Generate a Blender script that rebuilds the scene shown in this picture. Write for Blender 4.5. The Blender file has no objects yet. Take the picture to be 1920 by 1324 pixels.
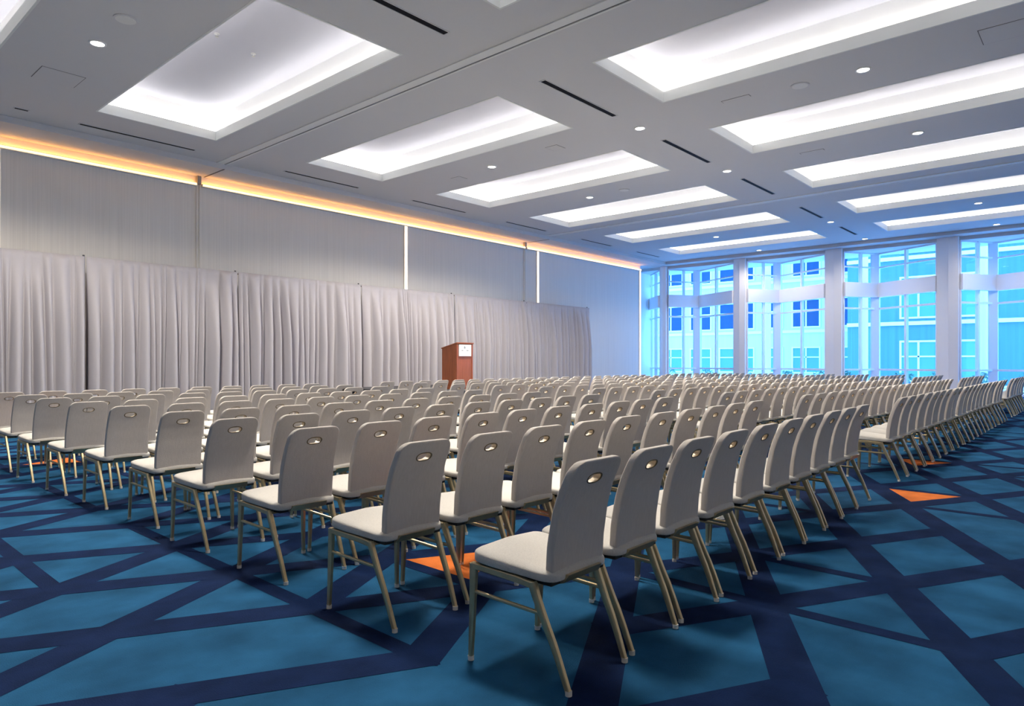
import bpy, bmesh, math, random
from mathutils import Vector, Matrix

random.seed(7)
SC = bpy.context.scene
COL = SC.collection
PI = math.pi
EYE = 1.35                      # camera height
CEIL = 6.35                     # main ceiling
SOFF = 6.22                     # lower perimeter soffit
WY = 18.05                      # stage wall plane
WX = 31.5                       # window wall plane
LINT = 6.08                     # underside of window lintel

# ------------------------------------------------------------------ materials
def mat(name, col, rough=.6, metal=0., spec=.5, noise=None, bump=None, emit=None, strength=0.):
    m = bpy.data.materials.new(name); m.use_nodes = True
    nt = m.node_tree; b = nt.nodes['Principled BSDF']
    b.inputs['Base Color'].default_value = (*col, 1)
    b.inputs['Roughness'].default_value = rough
    b.inputs['Metallic'].default_value = metal
    b.inputs['Specular IOR Level'].default_value = spec
    if emit:
        b.inputs['Emission Color'].default_value = (*emit, 1)
        b.inputs['Emission Strength'].default_value = strength
    tc = None
    if noise or bump:
        tc = nt.nodes.new('ShaderNodeTexCoord')
    if noise:
        amount, scale, stretch = noise
        mp = nt.nodes.new('ShaderNodeMapping'); mp.inputs['Scale'].default_value = stretch
        n = nt.nodes.new('ShaderNodeTexNoise'); n.inputs['Scale'].default_value = scale
        n.inputs['Detail'].default_value = 5
        r = nt.nodes.new('ShaderNodeMapRange')
        r.inputs['From Min'].default_value = .3; r.inputs['From Max'].default_value = .7
        r.inputs['To Min'].default_value = 1 - amount; r.inputs['To Max'].default_value = 1 + amount
        mx = nt.nodes.new('ShaderNodeMix'); mx.data_type = 'RGBA'; mx.blend_type = 'MULTIPLY'
        mx.inputs[0].default_value = 1.
        mx.inputs[6].default_value = (*col, 1)
        L = nt.links.new
        L(tc.outputs['Object'], mp.inputs['Vector']); L(mp.outputs['Vector'], n.inputs['Vector'])
        L(n.outputs['Fac'], r.inputs['Value']); L(r.outputs['Result'], mx.inputs[7])
        L(mx.outputs[2], b.inputs['Base Color'])
    if bump:
        amount, scale, stretch = bump
        mp = nt.nodes.new('ShaderNodeMapping'); mp.inputs['Scale'].default_value = stretch
        n = nt.nodes.new('ShaderNodeTexNoise'); n.inputs['Scale'].default_value = scale
        n.inputs['Detail'].default_value = 3
        bp = nt.nodes.new('ShaderNodeBump'); bp.inputs['Strength'].default_value = amount
        bp.inputs['Distance'].default_value = .01
        L = nt.links.new
        L(tc.outputs['Object'], mp.inputs['Vector']); L(mp.outputs['Vector'], n.inputs['Vector'])
        L(n.outputs['Fac'], bp.inputs['Height']); L(bp.outputs['Normal'], b.inputs['Normal'])
    return m

def glass_mat(name, tint):
    m = bpy.data.materials.new(name); m.use_nodes = True
    nt = m.node_tree; nt.nodes.clear()
    out = nt.nodes.new('ShaderNodeOutputMaterial')
    tr = nt.nodes.new('ShaderNodeBsdfTransparent'); tr.inputs['Color'].default_value = (*tint, 1)
    gl = nt.nodes.new('ShaderNodeBsdfGlossy'); gl.inputs['Roughness'].default_value = .02
    lw = nt.nodes.new('ShaderNodeLayerWeight')
    pw = nt.nodes.new('ShaderNodeMath'); pw.operation = 'POWER'; pw.inputs[1].default_value = 5.
    fr = nt.nodes.new('ShaderNodeMath'); fr.operation = 'MULTIPLY_ADD'; fr.inputs[1].default_value = .6; fr.inputs[2].default_value = .03
    nt.links.new(lw.outputs['Facing'], pw.inputs[0]); nt.links.new(pw.outputs[0], fr.inputs[0])
    mx = nt.nodes.new('ShaderNodeMixShader')
    L = nt.links.new
    L(fr.outputs[0], mx.inputs['Fac']); L(tr.outputs[0], mx.inputs[1]); L(gl.outputs[0], mx.inputs[2])
    L(mx.outputs[0], out.inputs['Surface'])
    return m

M = {
 'ceiling': mat('ceiling_paint', (.67, .67, .68), .85, spec=.2),
 'track': mat('track_paint', (.80, .80, .78), .6),
 'dark': mat('dark_slot', (.012, .012, .016), .7, spec=.1),
 'seam': mat('seam_grey', (.16, .16, .17), .8, spec=.1),
 'white': mat('white_paint', (.86, .86, .86), .7, spec=.3),
 'fascia': mat('coffer_fascia_paint', (.80, .82, .80), .7, spec=.3),
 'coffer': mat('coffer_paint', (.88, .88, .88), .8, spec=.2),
 'coffer_top': mat('coffer_panel_dimmed', (.62, .62, .70), .8, spec=.2),  # lavender grey, darker than the cove wall: weaker light put into the colour
 'cove': mat('cove_lamp', (.9, .9, .9), .5, emit=(1., .955, .88), strength=10.),
 'lens': mat('downlight_lens', (.9, .9, .9), .4, emit=(1., .97, .92), strength=14.),
 'led': mat('warm_led', (1., .85, .6), .5, emit=(1., .62, .28), strength=2.6),
 'ledup': mat('amber_led', (1., .85, .6), .5, emit=(1., .41, .09), strength=10.),
 'ledv': mat('pale_led', (1., .9, .8), .5, emit=(1., .78, .58), strength=1.5),
 'panel': mat('fabric_wall_panel', (.82, .79, .74), .9, spec=.15, noise=(.05, 3., (14., 1., .12)), bump=(.12, 6., (9., 1., .05))),
 'wall': mat('wall_paint', (.84, .82, .79), .85, spec=.2),
 'post': mat('panel_post', (.34, .33, .31), .5),
 'drape': mat('grey_drape', (.50, .475, .50), .9, spec=.1, bump=(.1, 90., (1., 1., .2))),
 'pole': mat('dark_pole', (.10, .10, .11), .45, metal=.6),
 'fabric': mat('greige_fabric', (.61, .585, .54), .92, spec=.12, noise=(.06, 130., (1., 1., 1.)), bump=(.22, 320., (1., 1., .35))),
 'back_fabric': mat('greige_back_fabric', (.58, .535, .495), .92, spec=.12, noise=(.05, 60., (3., 1., .3)), bump=(.22, 320., (1., 1., .35))),
 'gold': mat('champagne_metal', (.58, .47, .28), .36, metal=.8, noise=(.06, 30., (1., 1., 1.))),
 'brass': mat('brass_metal', (.74, .62, .46), .35, metal=.25),
 'rim': mat('dark_brass_rim', (.20, .155, .09), .4, metal=.6),
 'glide': mat('clear_glide', (.78, .74, .68), .25),
 'under': mat('black_underside', (.02, .02, .02), .8),
 'blue': mat('carpet_blue', (.018, .097, .205), .95, spec=.05, noise=(.30, 2.6, (1., 1., 1.)), bump=(.5, 160., (1., 1., 1.))),
 'navy': mat('carpet_navy', (.008, .020, .068), .95, spec=.05, noise=(.22, 5., (1., 1., 1.)), bump=(.5, 160., (1., 1., 1.))),
 'orange': mat('carpet_orange', (.70, .185, .045), .95, spec=.05, noise=(.12, 9., (1., 1., 1.)), bump=(.5, 160., (1., 1., 1.))),
 'wood': mat('cherry_wood', (.30, .085, .028), .35, noise=(.25, 3., (9., 9., .8))),
 'wood_front': mat('cherry_wood_front', (.34, .10, .05), .22, noise=(.18, 3., (9., 9., .8))),
 'plaque': mat('white_plaque', (.85, .86, .88), .4),
 'ink': mat('plaque_ink', (.25, .30, .32), .6),
 'stage': mat('stage_top', (.06, .06, .065), .8),
 'skirt': mat('stage_skirt', (.018, .020, .030), .95, spec=.05),
 'mullion': mat('white_aluminium', (.86, .87, .90), .4),
 'pillar': mat('pillar_paint', (.92, .90, .92), .8, spec=.2),
 'glass': glass_mat('window_glass', (.86, .96, 1.)),
 'facade': mat('pale_facade', (.62, .63, .63), .8, noise=(.05, .6, (1., 6., .3))),
 'facade2': mat('blue_facade', (.08, .18, .26), .6, noise=(.10, .7, (1., 7., .12))),
 'ext_glass': mat('office_window_glass', (.02, .06, .13), .5, spec=.15),
 'ext_glass2': mat('pale_window_glass', (.12, .27, .30), .5, spec=.15),
 'pave': mat('plaza_paving', (.88, .88, .88), .9, noise=(.1, .5, (1., 1., 1.))),
 'leaf': mat('shrub_leaf', (.10, .22, .14), .8, noise=(.35, 4., (1., 1., 1.))),
 'bark': mat('shrub_bark', (.10, .07, .05), .9),
 'steel': mat('floor_box_steel', (.72, .72, .70), .3, metal=.9),
}

# ------------------------------------------------------------------ helpers
def new_bm(): return bmesh.new()

def link(name, bm, material, parent=None, smooth=False):
    me = bpy.data.meshes.new(name)
    bmesh.ops.recalc_face_normals(bm, faces=bm.faces)
    bm.to_mesh(me); bm.free()
    for m in (material if isinstance(material, (list, tuple)) else [material]):
        me.materials.append(m)
    if smooth:
        me.shade_smooth()
        if smooth == 'auto':
            me.set_sharp_from_angle(angle=math.radians(40))
    o = bpy.data.objects.new(name, me); COL.objects.link(o)
    if parent: o.parent = parent
    return o

def tag(o, label=None, cat=None, group=None, kind=None):
    if label: o['label'] = label
    if cat: o['category'] = cat
    if group: o['group'] = group
    if kind: o['kind'] = kind
    return o

def empty(name, loc, rz=0.):
    o = bpy.data.objects.new(name, None); COL.objects.link(o)
    o.empty_display_size = .1
    o.location = loc; o.rotation_euler = (0, 0, rz)
    return o

def box(bm, x0, x1, y0, y1, z0, z1, mi=0):
    v = [bm.verts.new(p) for p in ((x0,y0,z0),(x1,y0,z0),(x1,y1,z0),(x0,y1,z0),(x0,y0,z1),(x1,y0,z1),(x1,y1,z1),(x0,y1,z1))]
    for f in ((0,3,2,1),(4,5,6,7),(0,1,5,4),(1,2,6,5),(2,3,7,6),(3,0,4,7)):
        bm.faces.new([v[i] for i in f]).material_index = mi

def bevel_all(bm, w, seg=2):
    bmesh.ops.bevel(bm, geom=list(bm.edges), offset=w, segments=seg, affect='EDGES', profile=.5)

def quad(bm, pts, mi=0):
    f = bm.faces.new([bm.verts.new(p) for p in pts]); f.material_index = mi; return f

def prism(bm, poly, z0, z1, mi=0):
    a = [bm.verts.new((x, y, z0)) for x, y in poly]; b = [bm.verts.new((x, y, z1)) for x, y in poly]
    n = len(poly)
    bm.faces.new(a[::-1]).material_index = mi; bm.faces.new(b).material_index = mi
    for i in range(n):
        bm.faces.new((a[i], a[(i+1) % n], b[(i+1) % n], b[i])).material_index = mi

def loft(bm, loops, cap=True):
    rows = [[bm.verts.new(p) for p in lp] for lp in loops]
    n = len(rows[0])
    for a, b in zip(rows, rows[1:]):
        for i in range(n):
            bm.faces.new((a[i], a[(i+1) % n], b[(i+1) % n], b[i]))
    if cap:
        bm.faces.new(rows[0][::-1]); bm.faces.new(rows[-1])

def tube(bm, pts, sizes, nseg=8, square=0.):
    """bar along pts; sizes = (half width across, half depth) per point; square>0 gives a rounded rectangular section"""
    P = [Vector(p) for p in pts]; loops = []
    for i, p in enumerate(P):
        d = (P[min(i+1, len(P)-1)] - P[max(i-1, 0)]).normalized()
        ref = Vector((1, 0, 0)) if abs(d.x) < .8 else Vector((0, 0, 1))
        v = d.cross(ref).normalized(); u = v.cross(d).normalized()
        a, b = sizes[i] if isinstance(sizes, list) else sizes
        lp = []
        if square:
            c = .3
            for cx, cy in ((1, 1-c), (1-c, 1), (-1+c, 1), (-1, 1-c), (-1, -1+c), (-1+c, -1), (1-c, -1), (1, -1+c)):
                lp.append(p + u*a*cx + v*b*cy)
        else:
            for k in range(nseg):
                t = 2*PI*k/nseg
                lp.append(p + u*a*math.cos(t) + v*b*math.sin(t))
        loops.append(lp)
    loft(bm, loops)

def disc(bm, c, r, z0, z1, n=24, mi=0):
    prism(bm, [(c[0]+r*math.cos(2*PI*k/n), c[1]+r*math.sin(2*PI*k/n)) for k in range(n)], z0, z1, mi)

def copy_tree(o, parent=None):
    c = o.copy(); COL.objects.link(c)
    if parent: c.parent = parent
    for ch in list(o.children):
        copy_tree(ch, c)
    return c

ORD = ['first', 'second', 'third', 'fourth', 'fifth', 'sixth', 'seventh', 'eighth', 'ninth', 'tenth', 'eleventh', 'twelfth',
       'thirteenth', 'fourteenth', 'fifteenth', 'sixteenth', 'seventeenth', 'eighteenth', 'nineteenth', 'twentieth', 'twenty-first', 'twenty-second']

# ------------------------------------------------------------------ camera
YAW = .7247
cam_d = bpy.data.cameras.new('camera'); cam = bpy.data.objects.new('camera', cam_d); COL.objects.link(cam)
cam_d.sensor_width = 36.; cam_d.lens = 1279.85/1920*36.
cam_d.shift_x = (960-958)/1920; cam_d.shift_y = (678.37-662)/1920
cam.location = (0, 0, EYE); cam.rotation_euler = (PI/2, 0, YAW - PI/2)
cam_d.clip_start = .05; cam_d.clip_end = 400
SC.camera = cam

def project(x, y, z):
    s, c = math.sin(YAW), math.cos(YAW)
    r = x*s - y*c; d = x*c + y*s
    if d < .1: return None
    return 958 + 1279.85*r/d, 678.37 - 1279.85*(z-EYE)/d, d

# ------------------------------------------------------------------ floor with patterned carpet
X0, X1, Y0, Y1 = -5.35, WX+2.2, -2.85, 19.2
def build_floor():
    bm = new_bm()
    quad(bm, [(X0,Y0,0),(X1,Y0,0),(X1,Y1,0),(X0,Y1,0)], 0)
    T = .5317
    cP = lambda k: 2.19 + .916*k
    cN = lambda l: 4.40 + .936*l
    def node(k, l):
        x = (cN(l)-cP(k))/(2*T); return Vector((x, cP(k)+T*x, 0))
    rnd = lambda c, k, l: random.Random(ord(c)*1000003 + (k+50)*997 + (l+50)*31).random()
    gone_P = {(0,-1), (3,2), (-1,-2)}
    gone_N = {(0,-6), (-1,-2), (-2,-4)}
    keep_V = {(-1,-1),(0,0),(1,1),(2,2),(4,4),(5,5),(2,1),(3,2),(-4,-2),(-3,-1),(-4,-1),(-6,0),(-4,1),(-6,1),(-7,3),(-1,0),(7,8)}
    tri_left = {(-6,1), (-7,3), (7,8), (-11,4), (-14,6), (0,9), (-5,7)}
    tri_right = {(-1,0), (-9,7), (-2,12)}
    inside = lambda p: X0 < p.x < X1 and Y0 < p.y < Y1
    def clip(v): return (min(max(v[0], X0), X1), min(max(v[1], Y0), Y1))
    def band(a, b, w, z):
        d = (b-a).normalized(); n = Vector((-d.y, d.x, 0))*w/2; e = d*w*.32
        q = [a-n-e, b-n+e, b+n+e, a+n-e]
        quad(bm, [(*clip(p), z) for p in q], 1)
    for k in range(-40, 30):
        for l in range(-30, 45):
            p, pn, pk, pt = node(k, l), node(k, l+1), node(k+1, l), node(k+1, l+1)
            if not (inside(p) or inside(pn) or inside(pk) or inside(pt)): continue
            near = p.y < 6.3 and p.x < 8.6
            if (k, l) not in gone_P and (near or rnd('p', k, l) > .10): band(p, pn, .20, .0012+.0001*(l % 2))
            if (l, k) not in gone_N and (near or rnd('n', k, l) > .10): band(p, pk, .20, .0016+.0001*(k % 2))
            v = (k, l) in keep_V or (not near and (k, l) != (3, 3) and rnd('v', k, l) > .60)
            if v: band(p, pt, .105, .0020+.0001*(k % 2))
            if (k, l) in tri_left: quad(bm, [(*p.xy, .0006), (*pt.xy, .0006), (*pk.xy, .0006)], 2)
            if (k, l) in tri_right: quad(bm, [(*p.xy, .0006), (*pn.xy, .0006), (*pt.xy, .0006)], 2)
    o = link('floor', bm, [M['blue'], M['navy'], M['orange']])
    tag(o, 'blue carpet with navy lattice bands and scattered orange triangles', kind='structure')
build_floor()

# ------------------------------------------------------------------ ceiling
BAYS = [(.40,2.72), (4.73,7.12), (9.46,11.78), (13.79,16.10), (18.12,20.42), (22.70,24.90), (27.0,29.05)]
LEFT = (8.715, 15.2); RIGHT = (.02, 6.51)
TRIM_Y, TRIM_X = 16.88, 30.78
LOW_Y, LOW_X = -1.70, -4.2
def build_ceiling():
    bm = new_bm()
    xs = sorted({LOW_X, TRIM_X} | {v for b in BAYS for v in b})
    ys = [LOW_Y, RIGHT[0], RIGHT[1], LEFT[0], LEFT[1], TRIM_Y]
    holes = {(b[0], c[0]) for b in BAYS for c in (LEFT, RIGHT)}
    V = {}
    def vv(x, y, z):
        k = (round(x,4), round(y,4), z)
        if k not in V: V[k] = bm.verts.new((x, y, z))
        return V[k]
    for a, b in zip(xs, xs[1:]):
        for c, d in zip(ys, ys[1:]):
            if (a, c) in holes: continue
            bm.faces.new((vv(a,c,CEIL), vv(a,d,CEIL), vv(b,d,CEIL), vv(b,c,CEIL)))
    tag(link('ceiling', bm, M['ceiling']), 'grey ceiling with recessed light coffers', kind='structure')
    bm = new_bm()      # lower perimeter soffit and its step face
    A = [(LOW_X,LOW_Y),(TRIM_X,LOW_Y),(TRIM_X,TRIM_Y),(LOW_X,TRIM_Y)]
    Bq = [(X0,Y0),(WX+.3,Y0),(WX+.3,Y1),(X0,Y1)]
    for i in range(4):
        j = (i+1) % 4
        quad(bm, [(*A[i],CEIL),(*A[j],CEIL),(*A[j],SOFF),(*A[i],SOFF)])
        quad(bm, [(*A[i],SOFF),(*A[j],SOFF),(*Bq[j],SOFF),(*Bq[i],SOFF)])
    tag(link('trim_7', bm, M['ceiling']), 'lower ceiling soffit around the edge of the room', kind='structure')
build_ceiling()

# partition tracks across the ceiling
def track(n, x, w, label):
    bm = new_bm()
    box(bm, x-w, x-.02, LOW_Y, TRIM_Y+.0, CEIL-.018, CEIL+.01, 0)
    box(bm, x+.02, x+.06, LOW_Y, TRIM_Y+.0, CEIL-.018, CEIL+.01, 0)
    box(bm, x-.02, x+.02, LOW_Y, TRIM_Y+.0, CEIL-.004, CEIL+.01, 1)
    box(bm, x-.02, x+.02, TRIM_Y, WY-.05, SOFF-.006, SOFF+.01, 1)
    tag(link('trim_%d' % n, bm, [M['track'], M['seam']]), label, kind='structure')
track(1, 8.12, .20, 'partition track crossing the near part of the ceiling')
track(2, 21.35, .24, 'partition track crossing the far part of the ceiling')

# ------------------------------------------------------------------ light coffers
def make_coffer(x0, x1, y0, y1, label):
    root = empty('light_coffer', ((x0+x1)/2, (y0+y1)/2, CEIL))
    hx, hy = (x1-x0)/2, (y1-y0)/2
    def ring(z, o): return [(-hx-o,-hy-o,z),(hx+o,-hy-o,z),(hx+o,hy+o,z),(-hx-o,hy+o,z)]
    h1, h2, s = .20, .66, .17
    bm = new_bm()
    for A, B in ((ring(-.004, .0), ring(h1, -.0)), (ring(h1, 0.), ring(h1, s)), (ring(-.004, 0.), ring(-.004, .035)), (ring(-.004, .035), ring(.0, .035))):
        for i in range(4):
            j = (i+1) % 4; quad(bm, [A[i], A[j], B[j], B[i]])
    link('fascia', bm, M['fascia'], root)
    bm = new_bm(); A, B = ring(h1, s), ring(h2, s)
    for i in range(4):
        j = (i+1) % 4; quad(bm, [A[i], A[j], B[j], B[i]])
    link('cove_wall', bm, M['coffer'], root)
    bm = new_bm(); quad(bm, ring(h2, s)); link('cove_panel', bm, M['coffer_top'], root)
    bm = new_bm(); w = .05
    for (a, b, c, d) in ((-hx-.1, hx+.1, -hy-.12, -hy-.12+w), (-hx-.1, hx+.1, hy+.12-w, hy+.12), (-hx-.12, -hx-.12+w, -hy-.06, hy+.06), (hx+.12-w, hx+.12, -hy-.06, hy+.06)):
        box(bm, a, b, c, d, h1+.005, h1+.03)
    link('cove_lamp', bm, M['cove'], root)
    return tag(root, label, 'ceiling light', 'light coffers in the ceiling')
for side, (c0, c1) in (('left', LEFT), ('right', RIGHT)):
    for i, (a, b) in enumerate(BAYS):
        make_coffer(a, b, c0, c1, 'glowing white rectangular ceiling coffer, %s from the camera in the %s row' % (ORD[i], side))

# ------------------------------------------------------------------ ceiling fittings
def diffuser(x0, x1, y, w, label, group):
    root = empty('air_diffuser', ((x0+x1)/2, y, CEIL)); h = (x1-x0)/2
    bm = new_bm()
    box(bm, -h-.02, h+.02, -w-.015, -w, -.012, 0); box(bm, -h-.02, h+.02, w, w+.015, -.012, 0)
    box(bm, -h-.02, -h, -w, w, -.012, 0); box(bm, h, h+.02, -w, w, -.012, 0)
    link('frame', bm, M['ceiling'], root)
    bm = new_bm(); box(bm, -h, h, -w, w, -.005, 0); link('slot', bm, M['dark'], root)
    tag(root, label, 'air vent', group)
for i, (a, b) in enumerate(BAYS[1:]):
    diffuser(a, b, 7.62, .055, 'black linear air slot between the coffer rows, %s from the camera' % ORD[i], 'linear slots down the middle of the ceiling')
    diffuser(a, b, 16.28, .05, 'thin dark air slot along the curtain wall, %s from the camera' % ORD[i], 'linear slots along the curtain wall')

def downlight(x, y, label):
    root = empty('downlight', (x, y, CEIL))
    bm = new_bm()
    n = 28
    def rg(r, z): return [bm.verts.new((r*math.cos(2*PI*k/n), r*math.sin(2*PI*k/n), z)) for k in range(n)]
    R = [rg(.125, 0), rg(.125, -.012), rg(.098, -.014), rg(.094, -.004)]
    for a, b in zip(R, R[1:]):
        for k in range(n): bm.faces.new((a[k], a[(k+1) % n], b[(k+1) % n], b[k]))
    link('trim_ring', bm, M['white'], root, True)
    bm = new_bm(); disc(bm, (0, 0), .096, -.007, -.002, 28); link('lens', bm, M['lens'], root)
    ld = bpy.data.lights.new('downlight_beam', 'SPOT'); ld.energy = (2700 if y > 11 else (1900 if y > 7 else 1650)) if x < 15 else ((1900 if y > 11 else 1150) if x < 20 else 450); ld.spot_size = math.radians(158); ld.spot_blend = .40 if y > 11 else 1.
    ld.shadow_soft_size = .55; ld.color = (1., .915, .80)
    lo = bpy.data.objects.new('downlight_beam', ld); COL.objects.link(lo); lo.parent = root; lo.location = (0, 0, -.03)
    tag(root, label, 'ceiling light', 'round downlights')
for y, nm in ((11.96, 'left coffers'), (7.62, 'air slots'), (3.23, 'right coffers')):
    xs_ = [3.72, 12.77, 17.12, 25.9, 30.28] if y > 11 else ([3.72, 12.77, 17.15, 25.85, 30.3] if y > 7 else [3.72, 12.74, 17.05, 25.86, 30.3])
    for i, x in enumerate(xs_):
        if y < 11 and i == 0: downlight(x, y, 'round downlight above the top edge of the photo, in line with the %s' % nm)
        else: downlight(x, y, 'small round bright downlight, %s nearest in the photo, in line with the %s' % (ORD[i if y > 11 else i-1], nm))

root = empty('air_diffuser', (3.69, 16.2, CEIL))
bm = new_bm(); box(bm, -.13, .13, -.05, .05, -.010, 0); link('frame', bm, M['ceiling'], root)
bm = new_bm(); box(bm, -.11, .11, -.03, .03, -.013, -.009); link('slot', bm, M['dark'], root)
tag(root, 'short dark slot in the ceiling at the far left above the warm light line', 'air vent')
def speaker(x, y, label):
    root = empty('ceiling_speaker', (x, y, CEIL))
    bm = new_bm(); disc(bm, (0, 0), .16, -.014, 0, 28); link('bezel', bm, M['ceiling'], root)
    bm = new_bm(); disc(bm, (0, 0), .135, -.018, -.012, 28); link('grille', bm, M['track'], root)
    tag(root, label, 'speaker', 'round ceiling speakers')
speaker(3.73, 10.81, 'round grey ceiling speaker beyond the left downlight nearest the camera')
speaker(12.71, 4.27, 'round grey ceiling speaker between the first two full right coffers')
speaker(17.05, 10.7, 'round grey ceiling speaker between the third and fourth left coffers')

def hatch(x, y, hx, hy, label):
    root = empty('access_panel', (x, y, CEIL))
    bm = new_bm(); box(bm, -hx, hx, -hy, hy, -.006, 0); link('cover', bm, M['ceiling'], root)
    bm = new_bm(); g = .012
    for q in ((-hx-g, hx+g, -hy-g, -hy), (-hx-g, hx+g, hy, hy+g), (-hx-g, -hx, -hy, hy), (hx, hx+g, -hy, hy)):
        box(bm, *q, -.002, 0)
    link('gap', bm, M['seam'], root)
    tag(root, label, 'access panel', 'flush access panels in the ceiling')
hatch(3.71, 13.9, .32, .32, 'flush square access panel left of the nearest full coffer')
hatch(12.7, 1.25, .3, .3, 'flush square access panel at the right edge of the ceiling')
hatch(12.55, 5.4, .05, .26, 'narrow flush panel at the left end between the first right coffers')
hatch(16.9, 5.4, .05, .26, 'narrow flush panel between the second and third full right coffers')
hatch(12.63, 9.8, .16, .16, 'small flush panel between the second and third left coffers')
hatch(13.0, 13.4, .15, .15, 'small flush panel left of the second downlight near the curtain wall')

def sprinkler(x, y, z, label):
    root = empty('sprinkler', (x, y, z))
    bm = new_bm(); disc(bm, (0, 0), .045, -.012, 0, 16); disc(bm, (0, 0), .014, -.05, -.01, 10); link('escutcheon', bm, M['white'], root)
    bm = new_bm(); disc(bm, (0, 0), .03, -.056, -.05, 12); link('deflector', bm, M['steel'], root)
    tag(root, label, 'sprinkler', 'sprinkler heads')
ZT = CEIL + .66
sprinkler(5.45, 11.6, ZT, 'white sprinkler head in the large left coffer, nearer the camera')
sprinkler(6.25, 11.85, ZT, 'white sprinkler head in the large left coffer, nearer the window wall')
sprinkler(10.5, 4.4, ZT, 'tiny sprinkler head inside the large right coffer')

# ------------------------------------------------------------------ stage wall (left) with panels and led strips
bm = new_bm()
box(bm, X0, WX-1.2, WY, WY+.9, 0, SOFF)
tag(link('wall_left', bm, M['panel']), 'long grey fabric panelled wall behind the curtain', kind='structure')
bm = new_bm(); box(bm, WX-1.2, WX+2.2, WY+.88, WY+1.0, 0, SOFF)
tag(link('wall_corner', bm, M['white']), 'short white wall return beside the windows', kind='structure')
bm = new_bm(); box(bm, X0-.2, X1, Y0-.2, Y0, 0, CEIL+.1)
tag(link('wall_right', bm, M['wall']), 'plain wall on the right of the room', kind='structure')
bm = new_bm(); box(bm, X0-.2, X0, Y0, WY, 0, CEIL+.1)
tag(link('wall_back', bm, M['wall']), 'plain wall behind the camera', kind='structure')
bm = new_bm(); box(bm, X0, WX-1.2, WY-.02, WY, 0, .14)
tag(link('baseboard_left', bm, M['post']), 'dark skirting under the panelled wall', kind='structure')

def led_run(x0, x1, label):
    root = empty('led_strip', ((x0+x1)/2, WY, 0))
    h = (x1-x0)/2
    bm = new_bm(); box(bm, -h, h, -.11, -.002, 5.945, 6.03); box(bm, -h, h, -.012, -.002, 6.03, SOFF-.002); link('channel', bm, M['track'], root)
    bm = new_bm(); box(bm, -h, h, -.118, -.108, 5.962, 6.012); link('lamp', bm, M['led'], root)
    bm = new_bm(); box(bm, -h, h, -.085, -.04, 6.03, 6.038); link('uplight', bm, M['ledup'], root)
    tag(root, label, 'light strip', 'warm light lines along the top of the wall')
led_run(X0+.05, 7.90, 'warm glowing light line over the wall, nearest section')
led_run(8.06, 21.15, 'warm glowing light line over the wall, long middle section')
led_run(21.27, 30.2, 'warm glowing light line over the wall, section ending at the windows')

def led_post(x, label):
    root = empty('led_strip', (x, WY, 0))
    bm = new_bm(); box(bm, -.075, .075, -.03, -.002, .14, EYE+4.70); link('channel', bm, M['track'], root)
    bm = new_bm(); box(bm, -.055, .055, -.045, -.028, .14, EYE+4.70); link('lamp', bm, M['ledv'], root)
    tag(root, label, 'light strip', 'upright light lines on the wall')
led_post(3.66, 'upright pale light line at the left edge of the photo')
led_post(14.98, 'upright pale light line above the middle of the curtain')
led_post(22.05, 'upright pale light line above the right part of the curtain')
led_post(30.22, 'upright pale light line at the corner beside the windows')

for n, (x, lab) in enumerate(((7.98, 'slim upright partition joint on the wall, nearer the camera'), (21.21, 'slim upright partition joint on the wall, nearer the windows'))):
    bm = new_bm()
    box(bm, x-.055, x-.02, WY-.03, WY, 0, EYE+4.66, 0); box(bm, x+.02, x+.055, WY-.03, WY, 0, EYE+4.66, 0)
    box(bm, x-.05, x+.05, WY-.085, WY, EYE+4.66, SOFF, 1)
    tag(link('trim_%d' % (3+n), bm, [M['panel'], M['post']]), lab, kind='structure')

# ------------------------------------------------------------------ pipe and drape
CY = 17.3; CH = 3.72
SEAMS = [1.30, 5.16, 8.72, 12.66, 16.60, 20.54, 24.84]
def drape(x0, x1, idx, label):
    rg = random.Random(100+idx)
    W = x1-x0
    ed = [0.]
    while ed[-1] < W-.14: ed.append(ed[-1] + rg.choice((.09, .12, .16, .20, .26, .33))*rg.uniform(.85, 1.15))
    ed = [e*W/ed[-1] for e in ed]; n = len(ed)-1
    sh = [0.]+[rg.uniform(-.10, .10) for _ in range(n-1)]+[0.]      # how far each crease wanders towards the hem
    dep = [rg.uniform(.5, 1.1) for _ in range(n)]; pw = [rg.uniform(.55, 1.1) for _ in range(n)]
    late = [rg.uniform(.0, .25) for _ in range(n)]
    K, nz = 11, 26
    bm = new_bm(); G = []
    for j in range(nz+1):
        t = j/nz; z = CH - t*(CH-.015)
        e = [ed[i] + sh[i]*t for i in range(n+1)]
        for i in range(1, n+1): e[i] = max(e[i], e[i-1]+.035)
        e = [v*W/e[-1] for v in e]
        row = []
        for i in range(n):
            w = e[i+1]-e[i]
            g = max(0., min(1., (t-late[i]*.5)*2.4))**.6
            A = (.018 + g*.95*w*dep[i] + .02*g)
            if t < .035: A *= .25
            for k in range(K + (i == n-1)):
                u = k/K
                y = A*max(0., math.sin(PI*u))**pw[i]
                row.append(bm.verts.new((-W/2+e[i]+w*u, .06-y, z)))
        G.append(row)
    nx = len(G[0])-1
    for j in range(nz):
        for i in range(nx):
            bm.faces.new((G[j][i], G[j][i+1], G[j+1][i+1], G[j+1][i]))
    root = empty('drape', ((x0+x1)/2, CY, 0))
    o = link('cloth', bm, M['drape'], root, True)
    sm = o.modifiers.new('thickness', 'SOLIDIFY'); sm.thickness = .006
    bm = new_bm()
    tube(bm, [(-W/2+.03, .14, CH-.04), (W/2-.03, .14, CH-.04)], (.02, .02), 10)
    link('top_rail', bm, M['pole'], root, 'auto')
    tag(root, label, 'curtain', 'grey drapes across the stage wall')
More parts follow.
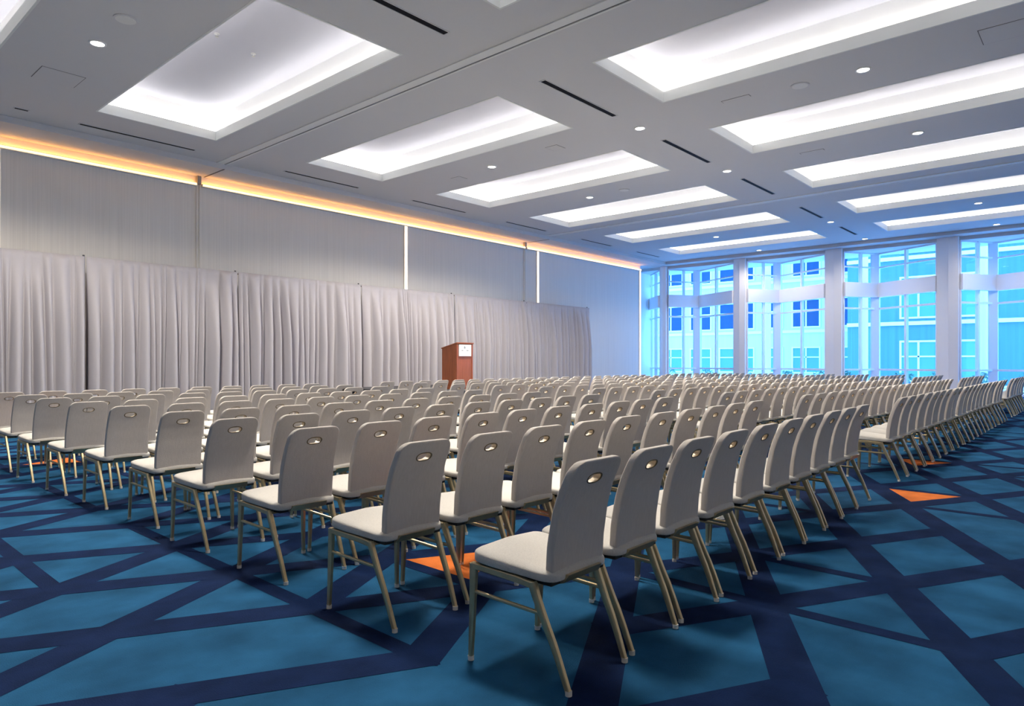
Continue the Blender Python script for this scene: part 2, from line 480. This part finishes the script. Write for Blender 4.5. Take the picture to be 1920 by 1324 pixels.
dl = ['grey pleated drape panel at the left edge of the photo', 'grey pleated drape panel, second from the left', 'grey pleated drape panel, third from the left',
      'grey pleated drape panel left of and behind the wooden lectern', 'grey pleated drape panel directly right of the lectern', 'grey pleated drape panel at the right end near the windows']
for i, (a, b) in enumerate(zip(SEAMS, SEAMS[1:])):
    drape(a+.012, b-.012, i, dl[i])
for i, x in enumerate(SEAMS[1:]):
    root = empty('drape_upright', (x, CY+.20, 0))
    bm = new_bm(); tube(bm, [(0, 0, .02), (0, 0, CH+.05)], (.024, .024), 12); link('pole', bm, M['pole'], root, 'auto')
    bm = new_bm(); box(bm, -.22, .22, -.22, .22, 0, .012); link('base_plate', bm, M['pole'], root)
    lab = 'dark upright drape pole, %s seam from the left' % ORD[i] if i < 5 else 'dark upright drape pole closing the right end of the curtain'
    tag(root, lab, 'pole', 'poles holding the drapes')

# ------------------------------------------------------------------ stage riser and lectern
SX0, SX1, SY0, SY1, SH = 11.4, 17.4, 12.75, 16.65, .60
root = empty('stage_riser', ((SX0+SX1)/2, (SY0+SY1)/2, 0))
hx, hy = (SX1-SX0)/2, (SY1-SY0)/2
bm = new_bm(); box(bm, -hx, hx, -hy, hy, SH-.06, SH); bevel_all(bm, .006, 1); link('deck', bm, M['stage'], root)
bm = new_bm()
n = 90
pr = []
for (ax, ay, bx_, by_) in ((-hx,-hy,hx,-hy),(hx,-hy,hx,hy),(hx,hy,-hx,hy),(-hx,hy,-hx,-hy)):
    k = max(8, int(math.hypot(bx_-ax, by_-ay)*16))
    for i in range(k):
        t = i/k; w = .985-.006*(i % 2)
        pr.append(((ax+(bx_-ax)*t)*w, (ay+(by_-ay)*t)*w))
lo_ = [bm.verts.new((x, y, .002)) for x, y in pr]; hi_ = [bm.verts.new((x, y, SH-.06)) for x, y in pr]
for i in range(len(pr)):
    j = (i+1) % len(pr); bm.faces.new((lo_[i], lo_[j], hi_[j], hi_[i]))
link('skirt', bm, M['skirt'], root)
tag(root, 'low dark skirted stage riser in front of the curtain', 'stage')

def make_lectern():
    x0, x1, y0, y1 = 12.81, 13.44, 13.3, 13.88
    root = empty('lectern', ((x0+x1)/2, (y0+y1)/2, SH))
    w, d = (x1-x0)/2, (y1-y0)/2
    hf, hb = 1.275, 1.135
    def wedge(bm, xa, xb, ya, yb, za, zf, zb):      # sloping top: zf at ya (front), zb at yb
        v = [bm.verts.new(p) for p in ((xa,ya,za),(xb,ya,za),(xb,yb,za),(xa,yb,za),(xa,ya,zf),(xb,ya,zf),(xb,yb,zb),(xa,yb,zb))]
        for f in ((0,3,2,1),(4,5,6,7),(0,1,5,4),(1,2,6,5),(2,3,7,6),(3,0,4,7)): bm.faces.new([v[i] for i in f])
    for s in (-1, 1):
        bm = new_bm(); xa, xb = sorted((s*w, s*(w-.03)))
        wedge(bm, xa, xb, -d+.03, d, .06, hf-.03, hb-.02); bevel_all(bm, .004, 1); link('side_panel', bm, M['wood'], root)
    bm = new_bm(); box(bm, -w+.045, w-.045, -d+.012, -d+.03, .08, hf-.06); link('front_panel', bm, M['wood_front'], root)
    for s in (-1, 1):
        bm = new_bm(); xa, xb = sorted((s*(w-.005), s*(w-.05))); box(bm, xa, xb, -d-.004, -d+.035, .06, hf-.05); bevel_all(bm, .006, 2)
        link('corner_stile', bm, M['wood_front'], root)
    bm = new_bm(); wedge(bm, -w-.02, w+.02, -d-.02, d+.02, hb-.06, hf, hb+.0)
    bm.free(); bm = new_bm()
    v = [bm.verts.new(p) for p in ((-w-.015,-d-.015,hf-.035),(w+.015,-d-.015,hf-.035),(w+.015,d+.02,hb-.035),(-w-.015,d+.02,hb-.035),(-w-.015,-d-.015,hf),(w+.015,-d-.015,hf),(w+.015,d+.02,hb),(-w-.015,d+.02,hb))]
    for f in ((0,3,2,1),(4,5,6,7),(0,1,5,4),(1,2,6,5),(2,3,7,6),(3,0,4,7)): bm.faces.new([v[i] for i in f])
    bevel_all(bm, .005, 1); link('reading_top', bm, M['wood'], root)
    bm = new_bm(); box(bm, -w+.04, w-.04, d-.3, d-.02, .62, .645); link('shelf', bm, M['wood'], root)
    bm = new_bm(); box(bm, -w-.012, w+.012, -d-.012, d+.012, 0, .07); bevel_all(bm, .008, 2); link('plinth', bm, M['wood'], root)
    bm = new_bm(); box(bm, -.235, .235, -d-.014, -d+.012, .90, 1.215); bevel_all(bm, .003, 1)
    pl = link('plaque', bm, M['plaque'], root); pl['label'] = 'white plaque with a small grey emblem'
    bm = new_bm(); yy = -d-.0145
    def ell(cx, cz, rx, rz):
        quad_ = [bm.verts.new((cx+rx*math.cos(2*PI*k/14), yy, cz+rz*math.sin(2*PI*k/14))) for k in range(14)]; bm.faces.new(quad_)
    ell(-.02, 1.13, .035, .022); ell(-.02, 1.165, .02, .012)
    for cx, rx in ((-.12, .02), (-.09, .012), (.06, .016), (.09, .02), (.115, .01)): ell(cx, 1.055, rx, .014)
    link('emblem', bm, M['ink'], pl)
    tag(root, 'reddish brown wooden lectern with white plaque on the front', 'lectern')
make_lectern()

# ------------------------------------------------------------------ window wall
PIL = [(17.15, 17.55), (13.02, 13.62), (8.78, 9.47), (4.55, 5.28), (.30, 1.05)]     # right edge, left edge (Y)
RAILS = [(.02, .10), (.97, 1.05), (3.62, 3.70), (5.42, 5.48), (LINT-.06, LINT)]
BAND = (4.15, 4.77)
def facet_frame(bm, a, b, nm, first=True, last=True):
    """mullions and rails along the plan segment a-b; returns nothing"""
    a, b = Vector(a), Vector(b); d = (b-a); L = d.length; d.normalize(); n = Vector((-d.y, d.x))
    def bar(s0, s1, z0, z1, t):
        p = [a+d*s0-n*t, a+d*s1-n*t, a+d*s1+n*t, a+d*s0+n*t]
        prism(bm, [(q.x, q.y) for q in p], z0, z1)
    for k in range(nm+1):
        if (k == 0 and not first) or (k == nm and not last): continue
        s = L*k/nm; w = .045
        bar(max(0, s-w), min(L, s+w), 0, LINT, .07)
    for z0, z1 in RAILS: bar(0, L, z0, z1, .05)
def facet_glass(bm, a, b):
    for z0, z1 in ((.10, .97), (1.05, 3.62), (3.70, BAND[0]), (BAND[1], 5.42), (5.48, LINT-.06)):
        quad(bm, [(a[0],a[1],z0),(b[0],b[1],z0),(b[0],b[1],z1),(a[0],a[1],z1)])
def facet_band(bm, a, b):
    a, b = Vector(a), Vector(b); d = (b-a).normalized(); n = Vector((-d.y, d.x))
    p = [a-n*.16, b-n*.16, b+n*.12, a+n*.12]
    prism(bm, [(q.x, q.y) for q in p], *BAND)
wl = ['narrow window bay at the corner beside the panelled wall', 'faceted window bay, second from the panelled wall', 'faceted window bay, third from the panelled wall',
      'faceted window bay, fourth from the panelled wall', 'faceted window bay at the right edge of the photo', 'last window bay beyond the right edge']
bays = [(18.93, PIL[0][1])] + [(PIL[i][0], PIL[i+1][1]) for i in range(4)] + [(PIL[4][0], Y0)]
for n, (yl, yr) in enumerate(bays):
    fr, gl, bd = new_bm(), new_bm(), new_bm()
    if n == 0: segs = [((WX+1.4, yl), (WX, yr), 2)]
    else:
        cor = (WX+1.5, yl-1.0)
        segs = [((WX-.05, yl), cor, 2), (cor, (WX+.05, yr), 2)]
    for a, b, k in segs:
        facet_frame(fr, a, b, k); facet_glass(gl, a, b); facet_band(bd, a, b)
    if n:                                           # corner post where the facets meet
        prism(fr, [(cor[0]-.30, cor[1]+.22), (cor[0]-.12, cor[1]-.08), (cor[0]+.10, cor[1]-.08), (cor[0]+.10, cor[1]+.22)], 0, LINT)
    w = link('window_%d' % (n+1), fr, M['mullion']); tag(w, wl[n], kind='structure')
    link('glass', gl, M['glass'], w); link('spandrel', bd, M['pillar'], w)
for i, (ya, yb) in enumerate(PIL):
    bm = new_bm()
    w = (yb-ya)
    box(bm, WX-.22, WX+.12, ya, ya+w*.46, 0, SOFF)
    prism(bm, [(WX-.20, ya+w*.46), (WX+.12, ya+w*.46), (WX+.12, yb+.02), (WX-.06, yb+.02)], 0, SOFF)
    tag(link('pillar', bm, M['pillar']), 'white window pillar, %s from the panelled wall' % ORD[i], kind='structure')
# lintel and roof over the bays
bm = new_bm()
box(bm, WX-.02, WX+2.2, Y0, WY+.95, LINT, LINT+.6)
tag(link('trim_5', bm, M['ceiling']), 'lintel over the window bays', kind='structure')
bm = new_bm(); box(bm, WX+1.9, WX+2.2, Y0, WY+.95, -.4, .02)
tag(link('trim_6', bm, M['white']), 'outer sill under the window bays', kind='structure')

# ------------------------------------------------------------------ outside
bm = new_bm(); box(bm, WX+2.2, 150, -60, 110, -.5, -.35)
tag(link('ground', bm, M['pave']), 'pale plaza paving outside the windows', kind='structure')

def office(name, x, ya, yb, h, fac, cols, rows, label, depth=14.):
    root = empty(name, (x, (ya+yb)/2, -.35)); W = (yb-ya)/2
    bm = new_bm(); box(bm, 0, depth, -W, W, 0, h); link('wall', bm, fac, root)
    for (z0, z1, gm) in rows:
        for (c0, c1, split) in cols:
            a, b = c0-(ya+yb)/2, c1-(ya+yb)/2
            fm = new_bm(); t = .12
            box(fm, -.10, .0, a-t, b+t, z0-t, z0); box(fm, -.10, 0, a-t, b+t, z1, z1+t)
            box(fm, -.10, 0, a-t, a, z0, z1); box(fm, -.10, 0, b, b+t, z0, z1)
            for k in range(1, split):
                m_ = a+(b-a)*k/split; box(fm, -.08, 0, m_-.06, m_+.06, z0, z1)
            zc = z0+(z1-z0)*.62; box(fm, -.08, 0, a, b, zc-.05, zc+.05)
            f = link('window', fm, M['mullion'], root)
            gm_ = new_bm(); box(gm_, -.03, .0, a, b, z0, z1); link('pane', gm_, gm, f)
    # shallow vertical joints and storey ledges
    bm = new_bm()
    for (z0, z1, gm) in rows: box(bm, -.16, 0, -W, W, z0-.55, z0-.30)
    link('ledge', bm, M['mullion'], root)
    return tag(root, label, 'building')
EX = 62.
zz = lambda z: z+EYE+.35
offA = office('office_building', EX, 15.2, 44., 17., M['facade'],
       [(16.6,18.6,2),(19.2,21.4,2),(22.4,23.6,1),(25.0,28.2,2),(29.2,31.2,2),(32.2,34.6,2),(36.2,38.6,2)],
       [(zz(3.1), zz(5.4), M['ext_glass']), (zz(7.6), zz(10.6), M['ext_glass']), (zz(-.9), zz(1.2), M['ext_glass2']), (zz(12.2), zz(14.6), M['ext_glass'])],
       'pale office building with dark blue windows, seen through the middle windows')
offB = office('office_building', 52., -8., 14.2, 17., M['facade2'],
       [(-3.0,-.8,1),(1.0,3.2,1),(5.6,7.4,1),(8.8,10.8,2)],
       [(zz(3.0), zz(5.6), M['ext_glass2']), (zz(7.4), zz(9.6), M['ext_glass']), (zz(-1.2), zz(1.3), M['ext_glass2'])],
       'blue office building behind the right-hand windows')
offC = office('office_building', 66., 46., 78., 15., M['facade'], [(48.,50.5,2),(53.,55.5,2),(58.,60.5,2)],
       [(zz(3.1), zz(5.4), M['ext_glass2']), (zz(7.6), zz(10.), M['ext_glass2'])], 'pale building seen through the narrow corner window')

for (x, y, lab) in ((40., 10.1, 'added slender white post outside the fourth window bay'), (40., 4.75, 'added white post for a daylit mullion, right edge window bay'), (40., 15.3, 'added white post for a daylit mullion, third window bay')):  # white posts added outside, standing in for mullions bright with daylight
    root = empty('added_column', (x, y, -.35))
    bm = new_bm(); disc(bm, (0, 0), .20, 0, 9., 20); link('shaft', bm, M['white'], root, 'auto')
    bm = new_bm(); box(bm, -.32, .32, -.32, .32, 0, .25); link('base', bm, M['white'], root)
    tag(root, lab, 'added_column', 'white posts added outside the windows')
def shrub(x, y, h, seed, label):
    rg = random.Random(seed); root = empty('shrub', (x, y, -.35))
    bm = new_bm()
    for k in range(4):
        a = rg.uniform(0, 6.28); tube(bm, [(0,0,0), (.12*math.cos(a), .12*math.sin(a), h*.35), (.3*math.cos(a), .3*math.sin(a), h*.7)], [(.035,.035),(.025,.025),(.01,.01)], 6)
    link('stem', bm, M['bark'], root)
    bm = new_bm()
    for k in range(420):
        u = rg.uniform(0, 6.28); q = rg.random()**.5; zc = rg.uniform(.25, 1.)*h
        rad = .75*math.sin(min(1., (zc/h-.1))*PI*.85+.25)*q
        c = Vector((rad*math.cos(u), rad*math.sin(u), zc)); s = rg.uniform(.06, .13)
        d1 = Vector((rg.uniform(-1,1), rg.uniform(-1,1), rg.uniform(-.6,.6))).normalized(); d2 = d1.cross(Vector((rg.uniform(-1,1), rg.uniform(-1,1), 1))).normalized()
        quad(bm, [c-d1*s, c-d2*s*.4, c+d1*s, c+d2*s*.4])
    link('foliage', bm, M['leaf'], root)
    tag(root, label, 'shrub', 'planting outside the windows')
sh = [(38.5, 2.6, 1.35), (38., 4.4, 1.2), (39., 6.2, 1.4), (39.5, 8.1, 1.1), (38.6, 10.9, 1.25), (40.5, 12.2, 1.3), (41., 14.6, 1.15), (41., 17.2, 1.3), (41.5, 20., 1.2), (42., 23., 1.35)]
for i, (x, y, h) in enumerate(sh):
    shrub(x, y, h, 40+i, 'leafy shrub outside the windows, %s from the right' % ORD[i])

# ------------------------------------------------------------------ banquet chair
def slab_loop_back(z, yc, w, t):
    """closed loop at height z: half width w, half thickness t, rear face at yc, small rounded edges; x across"""
    r = min(.0085, t*.9); lp = []
    yc = yc + t
    corner = ((1, -1, -90), (1, 1, 0), (-1, 1, 90), (-1, -1, 180))
    for i, (sx, sy, a0) in enumerate(corner):
        for k in range(5):
            a = math.radians(a0 + 90*k/4)
            lp.append((sx*(w-r) + r*math.cos(a), yc + sy*(t-r) + r*math.sin(a), z))
        if i in (1, 3):                        # points along the front and the rear face
            for k in range(1, 8): lp.append((sx*(w-r)*(1-2*k/8), yc + sy*t, z))
    return lp
def prof(z):            # rear surface y of the backrest at height z
    P = [(.40,.100),(.47,.096),(.57,.090),(.71,.066),(.80,.038),(.89,-.004),(.945,-.034)]
    for (a, ya), (b, yb) in zip(P, P[1:]):
        if z <= b or b == P[-1][0]:
            t = (z-a)/(b-a); return ya+(yb-ya)*t
def smooth_prof(z): return (prof(z-.02)+2*prof(z)+prof(z+.015))/4
def back_mesh():
    bm = new_bm(); loops = []
    zb, zt, R = .445, .938, .062
    zs = [zb+v for v in (0, .002, .005, .010, .022, .036)] + [zb+.05+k*(zt-zb-.05-R)/20 for k in range(21)] + [zt-R+R*math.sin(PI/2*k/9) for k in range(1, 10)]
    for z in zs:
        w = .186 - .012*max(0, (z-.6)/.34)
        if z > zt-R: w -= R*(1-math.sqrt(max(0, 1-((z-(zt-R))/R)**2)))
        if z < zb+.036:
            q = (zb+.036-z)/.036; w -= .03*(1-math.sqrt(max(0, 1-q*q)))
        t = .021
        e = min(z-zb, zt-z)
        if e < .010: t *= .55+.45*math.sqrt(max(0, 1-((.010-e)/.010)**2))
        loops.append(slab_loop_back(z, smooth_prof(z) + (.021-t), w, t))
    loft(bm, loops)
    return bm
HZ, HX = .851, .018*0
def oval(n, rx, rz):
    pts = []
    for k in range(n):
        a = 2*PI*k/n; c, s = math.cos(a), math.sin(a)
        pts.append((rx*abs(c)**.75*(1 if c >= 0 else -1), rz*abs(s)**.9*(1 if s >= 0 else -1)))
    return pts
def rear_pt(dx, dz, depth):     # point on the rear surface near the handle, pushed in by depth
    z = HZ+dz
    y = smooth_prof(HZ) + (smooth_prof(HZ+.03)-smooth_prof(HZ-.03))/.06*dz
    return (dx, y+depth, z)
def cut_back():
    b = link('backrest', back_mesh(), M['back_fabric'], None)
    bm = new_bm(); loft(bm, [[rear_pt(x, z, -.03) for x, z in oval(24, .051, .0215)], [rear_pt(x, z, .075) for x, z in oval(24, .051, .0215)]])
    c = link('cutter', bm, M['back_fabric'])
    md = b.modifiers.new('cut', 'BOOLEAN'); md.object = c; md.operation = 'DIFFERENCE'; md.solver = 'EXACT'
    bpy.context.view_layer.update()
    me = bpy.data.meshes.new_from_object(b.evaluated_get(bpy.context.evaluated_depsgraph_get()))
    me.name = 'backrest'; b.modifiers.clear(); b.data = me
    bpy.data.objects.remove(c)
    me.shade_smooth(); me.set_sharp_from_angle(angle=math.radians(48))
    return b
def handle_bm():
    bm = new_bm(); n = 24
    ring = []
    for k, (x, z) in enumerate(oval(n, .051, .0215)):
        ring.append([])
        l = math.hypot(x, z); ux, uz = x/l, z/l
        for j in range(7):
            a = 2*PI*j/7; ring[-1].append(rear_pt(x+ux*.0045*math.cos(a), z+uz*.0045*math.cos(a), .001-.0045*math.sin(a)))
    R = [[bm.verts.new(p) for p in r] for r in ring]
    for k in range(n):
        a, b = R[k], R[(k+1) % n]
        for j in range(7): bm.faces.new((a[j], a[(j+1) % 7], b[(j+1) % 7], b[j])).material_index = 0
    loops = [[rear_pt(x, z, d) for x, z in oval(n, .050, .0205)] for d in (.001, .014, .028, .0425)]
    rows = [[bm.verts.new(p) for p in lp] for lp in loops]
    for a, b in zip(rows, rows[1:]):
        for i in range(n): bm.faces.new((a[i], a[(i+1) % n], b[(i+1) % n], b[i])).material_index = 1
    return bm
def seat_bm():
    bm = new_bm(); loops = []
    ya, yb = .078, .530; N = 30
    for k in range(N+1):
        u = k/N; q = .5-.5*math.cos(PI*u); y = ya+(yb-ya)*q
        w = .212+.030*min(1, (y-ya)/.32)
        rr, rf = .075, .06
        if y-ya < rr: w -= rr*(1-math.sqrt(max(0, 1-((rr-(y-ya))/rr)**2)))*.8
        if yb-y < rf: w -= rf*(1-math.sqrt(max(0, 1-((rf-(yb-y))/rf)**2)))*.85
        s = (y-ya)/(yb-ya)
        z0 = .426+.022*s; h = .036+.014*s
        e = min(y-ya, yb-y); th = 1.
        if e < .026: th = .35+.65*math.sqrt(max(0, 1-((.026-e)/.026)**2))
        zc = z0 + h*.5
        lp = []
        for m in range(28):
            a = 2*PI*m/28; c, sn = math.cos(a), math.sin(a)
            x = w*(abs(c)**.16)*(1 if c >= 0 else -1)
            zz_ = abs(sn)**.40*(1 if sn >= 0 else -1)
            top = h*.62 + .014*(1-(x/max(w, .01))**2)*(1 if zz_ > 0 else 0)
            z = zc + (top if zz_ > 0 else h*.55)*zz_*th
            lp.append((x, y, z))
        loops.append(lp)
    loft(bm, loops)
    return bm
def make_chair():
    root = empty('banquet_chair', (0, 0, .0022))
    link('seat', seat_bm(), M['fabric'], root, True)
    b = cut_back(); b.parent = root
    h = link('handle', handle_bm(), [M['rim'], M['brass']], b, True); h['label'] = 'oval brass hand hole'
    bm = new_bm()
    for s in (-1, 1):
        tube(bm, [(s*.226, .525, .428), (s*.226, .40, .425), (s*.224, .26, .420), (s*.222, .168, .412)], (.0125, .0145), square=1)
    tube(bm, [(-.226, .185, .408), (.226, .185, .408)], (.010, .012), square=1)
    tube(bm, [(-.230, .50, .420), (.230, .50, .420)], (.010, .012), square=1)
    link('seat_frame', bm, M['gold'], root, 'auto')
    bm = new_bm(); box(bm, -.19, .19, .10, .48, .412, .430); link('seat_base', bm, M['under'], root)
    bm = new_bm()
    loft(bm, [[(-.12, .060, .452), (.12, .060, .452), (.12, .090, .452), (-.12, .090, .452)],
              [(-.13, .085, .415), (.13, .085, .415), (.13, .100, .420), (-.13, .100, .420)],
              [(-.13, .175, .395), (.13, .175, .395), (.13, .180, .408), (-.13, .180, .408)]])
    link('back_bracket', bm, M['gold'], root, 'auto')
    for s in (-1, 1):
        bm = new_bm()
        tube(bm, [(s*.226, .517, .436), (s*.228, .519, .33), (s*.231, .524, .16), (s*.235, .528, .014)], [(.0125, .0205), (.012, .017), (.011, .0135), (.010, .0105)], square=1)
        lg = link('leg', bm, M['gold'], root, 'auto')
        bm = new_bm(); disc(bm, (s*.235, .528), .0145, 0, .020, 14); link('glide', bm, M['glide'], lg, 'auto')
        bm = new_bm()
        P = [(.176, .424), (.155, .37), (.128, .31), (.100, .25), (.070, .19), (.042, .125), (.020, .07), (-.002, .014)]
        pts = [(s*(.2235-.0155*(1-z/.424)), y, z) for y, z in P]
        tube(bm, pts, [(.0125-.002*i/7, .0185-.007*i/7) for i in range(8)], square=1)
        lg = link('leg', bm, M['gold'], root, 'auto')
        bm = new_bm(); disc(bm, (s*.208, -.003), .0145, 0, .020, 14); link('glide', bm, M['glide'], lg, 'auto')
        bm = new_bm(); tube(bm, [(s*.228, .512, .312), (s*.221, .126, .302)], (.008, .010), 8); link('stretcher', bm, M['gold'], root, 'auto')
    return root

rng = random.Random(3)
chairs = []                                   # (x of centre, y of rear feet, yaw, block, row, index)
ROWX = [0., -.05, -.03, -.02, .015, -.005, -.04, -.045, -.03, -.03]
ROWY = [1.650, 2.690, 3.755, 4.802, 5.790, 6.885, 7.910, 9.040, 10.08, 11.12]
NEARX = [2.424, 2.929, 3.434, 3.945, 4.477, 5.014, 5.532, 6.060, 6.565, 7.070]
for r in range(10):
    for k in range(10):
        if r == 0: x, y = NEARX[k], 1.653+.0155*k
        else: x, y = 2.422+ROWX[r]+.522*k+rng.uniform(-.010, .010), ROWY[r]+.014*k+rng.uniform(-.012, .012)
        chairs.append((x, y, rng.uniform(-.012, .012), 0, r, k))
    for k in range(21):
        chairs.append((8.86+.511*k+rng.uniform(-.006, .006), 1.83+1.045*r+.002*k+rng.uniform(-.012, .012), rng.uniform(-.006, .006), 1, r, k))
    for k in range(8):
        chairs.append((20.75+.515*k+rng.uniform(-.006, .006), 1.88+1.045*r+rng.uniform(-.012, .012), rng.uniform(-.012, .012), 2, r, k))
def in_frame(c):
    pts = [project(c[0]+dx, c[1]+dy, z) for dx in (-.24, .24) for dy in (0, .5) for z in (.05, .5, .92)]
    return any(p and -5 < p[0] < 1925 and -5 < p[1] < 1330 for p in pts)
chairs = [c for c in chairs if in_frame(c)]
chairs.sort(key=lambda c: project(c[0], c[1]+.2, .5)[2])
BL = ['near', 'middle', 'far']
def chair_label(b, r, k):
    row = 'rear row' if r == 0 else ('front row' if r == 9 else '%s row from rear' % ORD[r])
    return 'greige gold-legged banquet chair, %s from left in %s, %s block' % (ORD[k], row, BL[b])
proto = make_chair()
for n, (x, y, rz, b, r, k) in enumerate(chairs[:300]):
    o = proto if n == 0 else copy_tree(proto)
    o.location = (x, y, .0022); o.rotation_euler = (0, 0, rz)
    tag(o, chair_label(b, r, k), 'chair', 'banquet chairs set in rows')
rest = chairs[300:]
if rest:
    bm = new_bm(); mats = []
    def gather(o, base):
        if o.type == 'MESH':
            loc = []
            for m in o.data.materials:
                if m not in mats: mats.append(m)
                loc.append(mats.index(m))
            t = o.data.copy(); t.transform(base); n0 = len(bm.faces); bm.from_mesh(t); bm.faces.ensure_lookup_table()
            for f in bm.faces[n0:]: f.material_index = loc[min(f.material_index, len(loc)-1)]
            bpy.data.meshes.remove(t)
        for ch in o.children: gather(ch, base)
    for (x, y, rz, b, r, k) in rest:
        gather(proto, Matrix.Translation((x, y, .0022)) @ Matrix.Rotation(rz, 4, 'Z'))
    me = bpy.data.meshes.new('banquet_chairs'); bm.to_mesh(me); bm.free()
    for m in mats: me.materials.append(m)
    o = bpy.data.objects.new('banquet_chairs', me); COL.objects.link(o)
    tag(o, 'far greige banquet chairs massed in rows before the windows', 'chairs', kind='stuff')
print('chairs in view', len(chairs), 'rest', len(rest))

# floor box lids glinting under the near block
root = empty('floor_box', (5.62, 2.62, 0))
bm = new_bm(); disc(bm, (0, 0), .14, .001, .008, 28); link('rim', bm, M['steel'], root, 'auto')
bm = new_bm(); box(bm, -.10, -.006, -.07, .07, .008, .012); box(bm, .006, .10, -.07, .07, .008, .012); link('lid', bm, M['glide'], root)
tag(root, 'shiny round floor box under the chairs of the rear row', 'floor box')

# ------------------------------------------------------------------ daylight
w = bpy.data.worlds.new('sky'); SC.world = w; w.use_nodes = True
bg = w.node_tree.nodes['Background']
bg.inputs['Color'].default_value = (.13, .42, 1., 1); bg.inputs['Strength'].default_value = 9.6

SC.view_settings.view_transform = 'Standard'; SC.view_settings.look = 'None'
SC.view_settings.exposure = 0.; SC.view_settings.gamma = 1.; SC.view_settings.use_curve_mapping = False
SC.cycles.max_bounces = 10; SC.cycles.diffuse_bounces = 6; SC.cycles.glossy_bounces = 3; SC.cycles.transparent_max_bounces = 12
SC.cycles.sample_clamp_indirect = 6.; SC.cycles.use_denoising = True
SC.cycles.caustics_reflective = False; SC.cycles.caustics_refractive = False
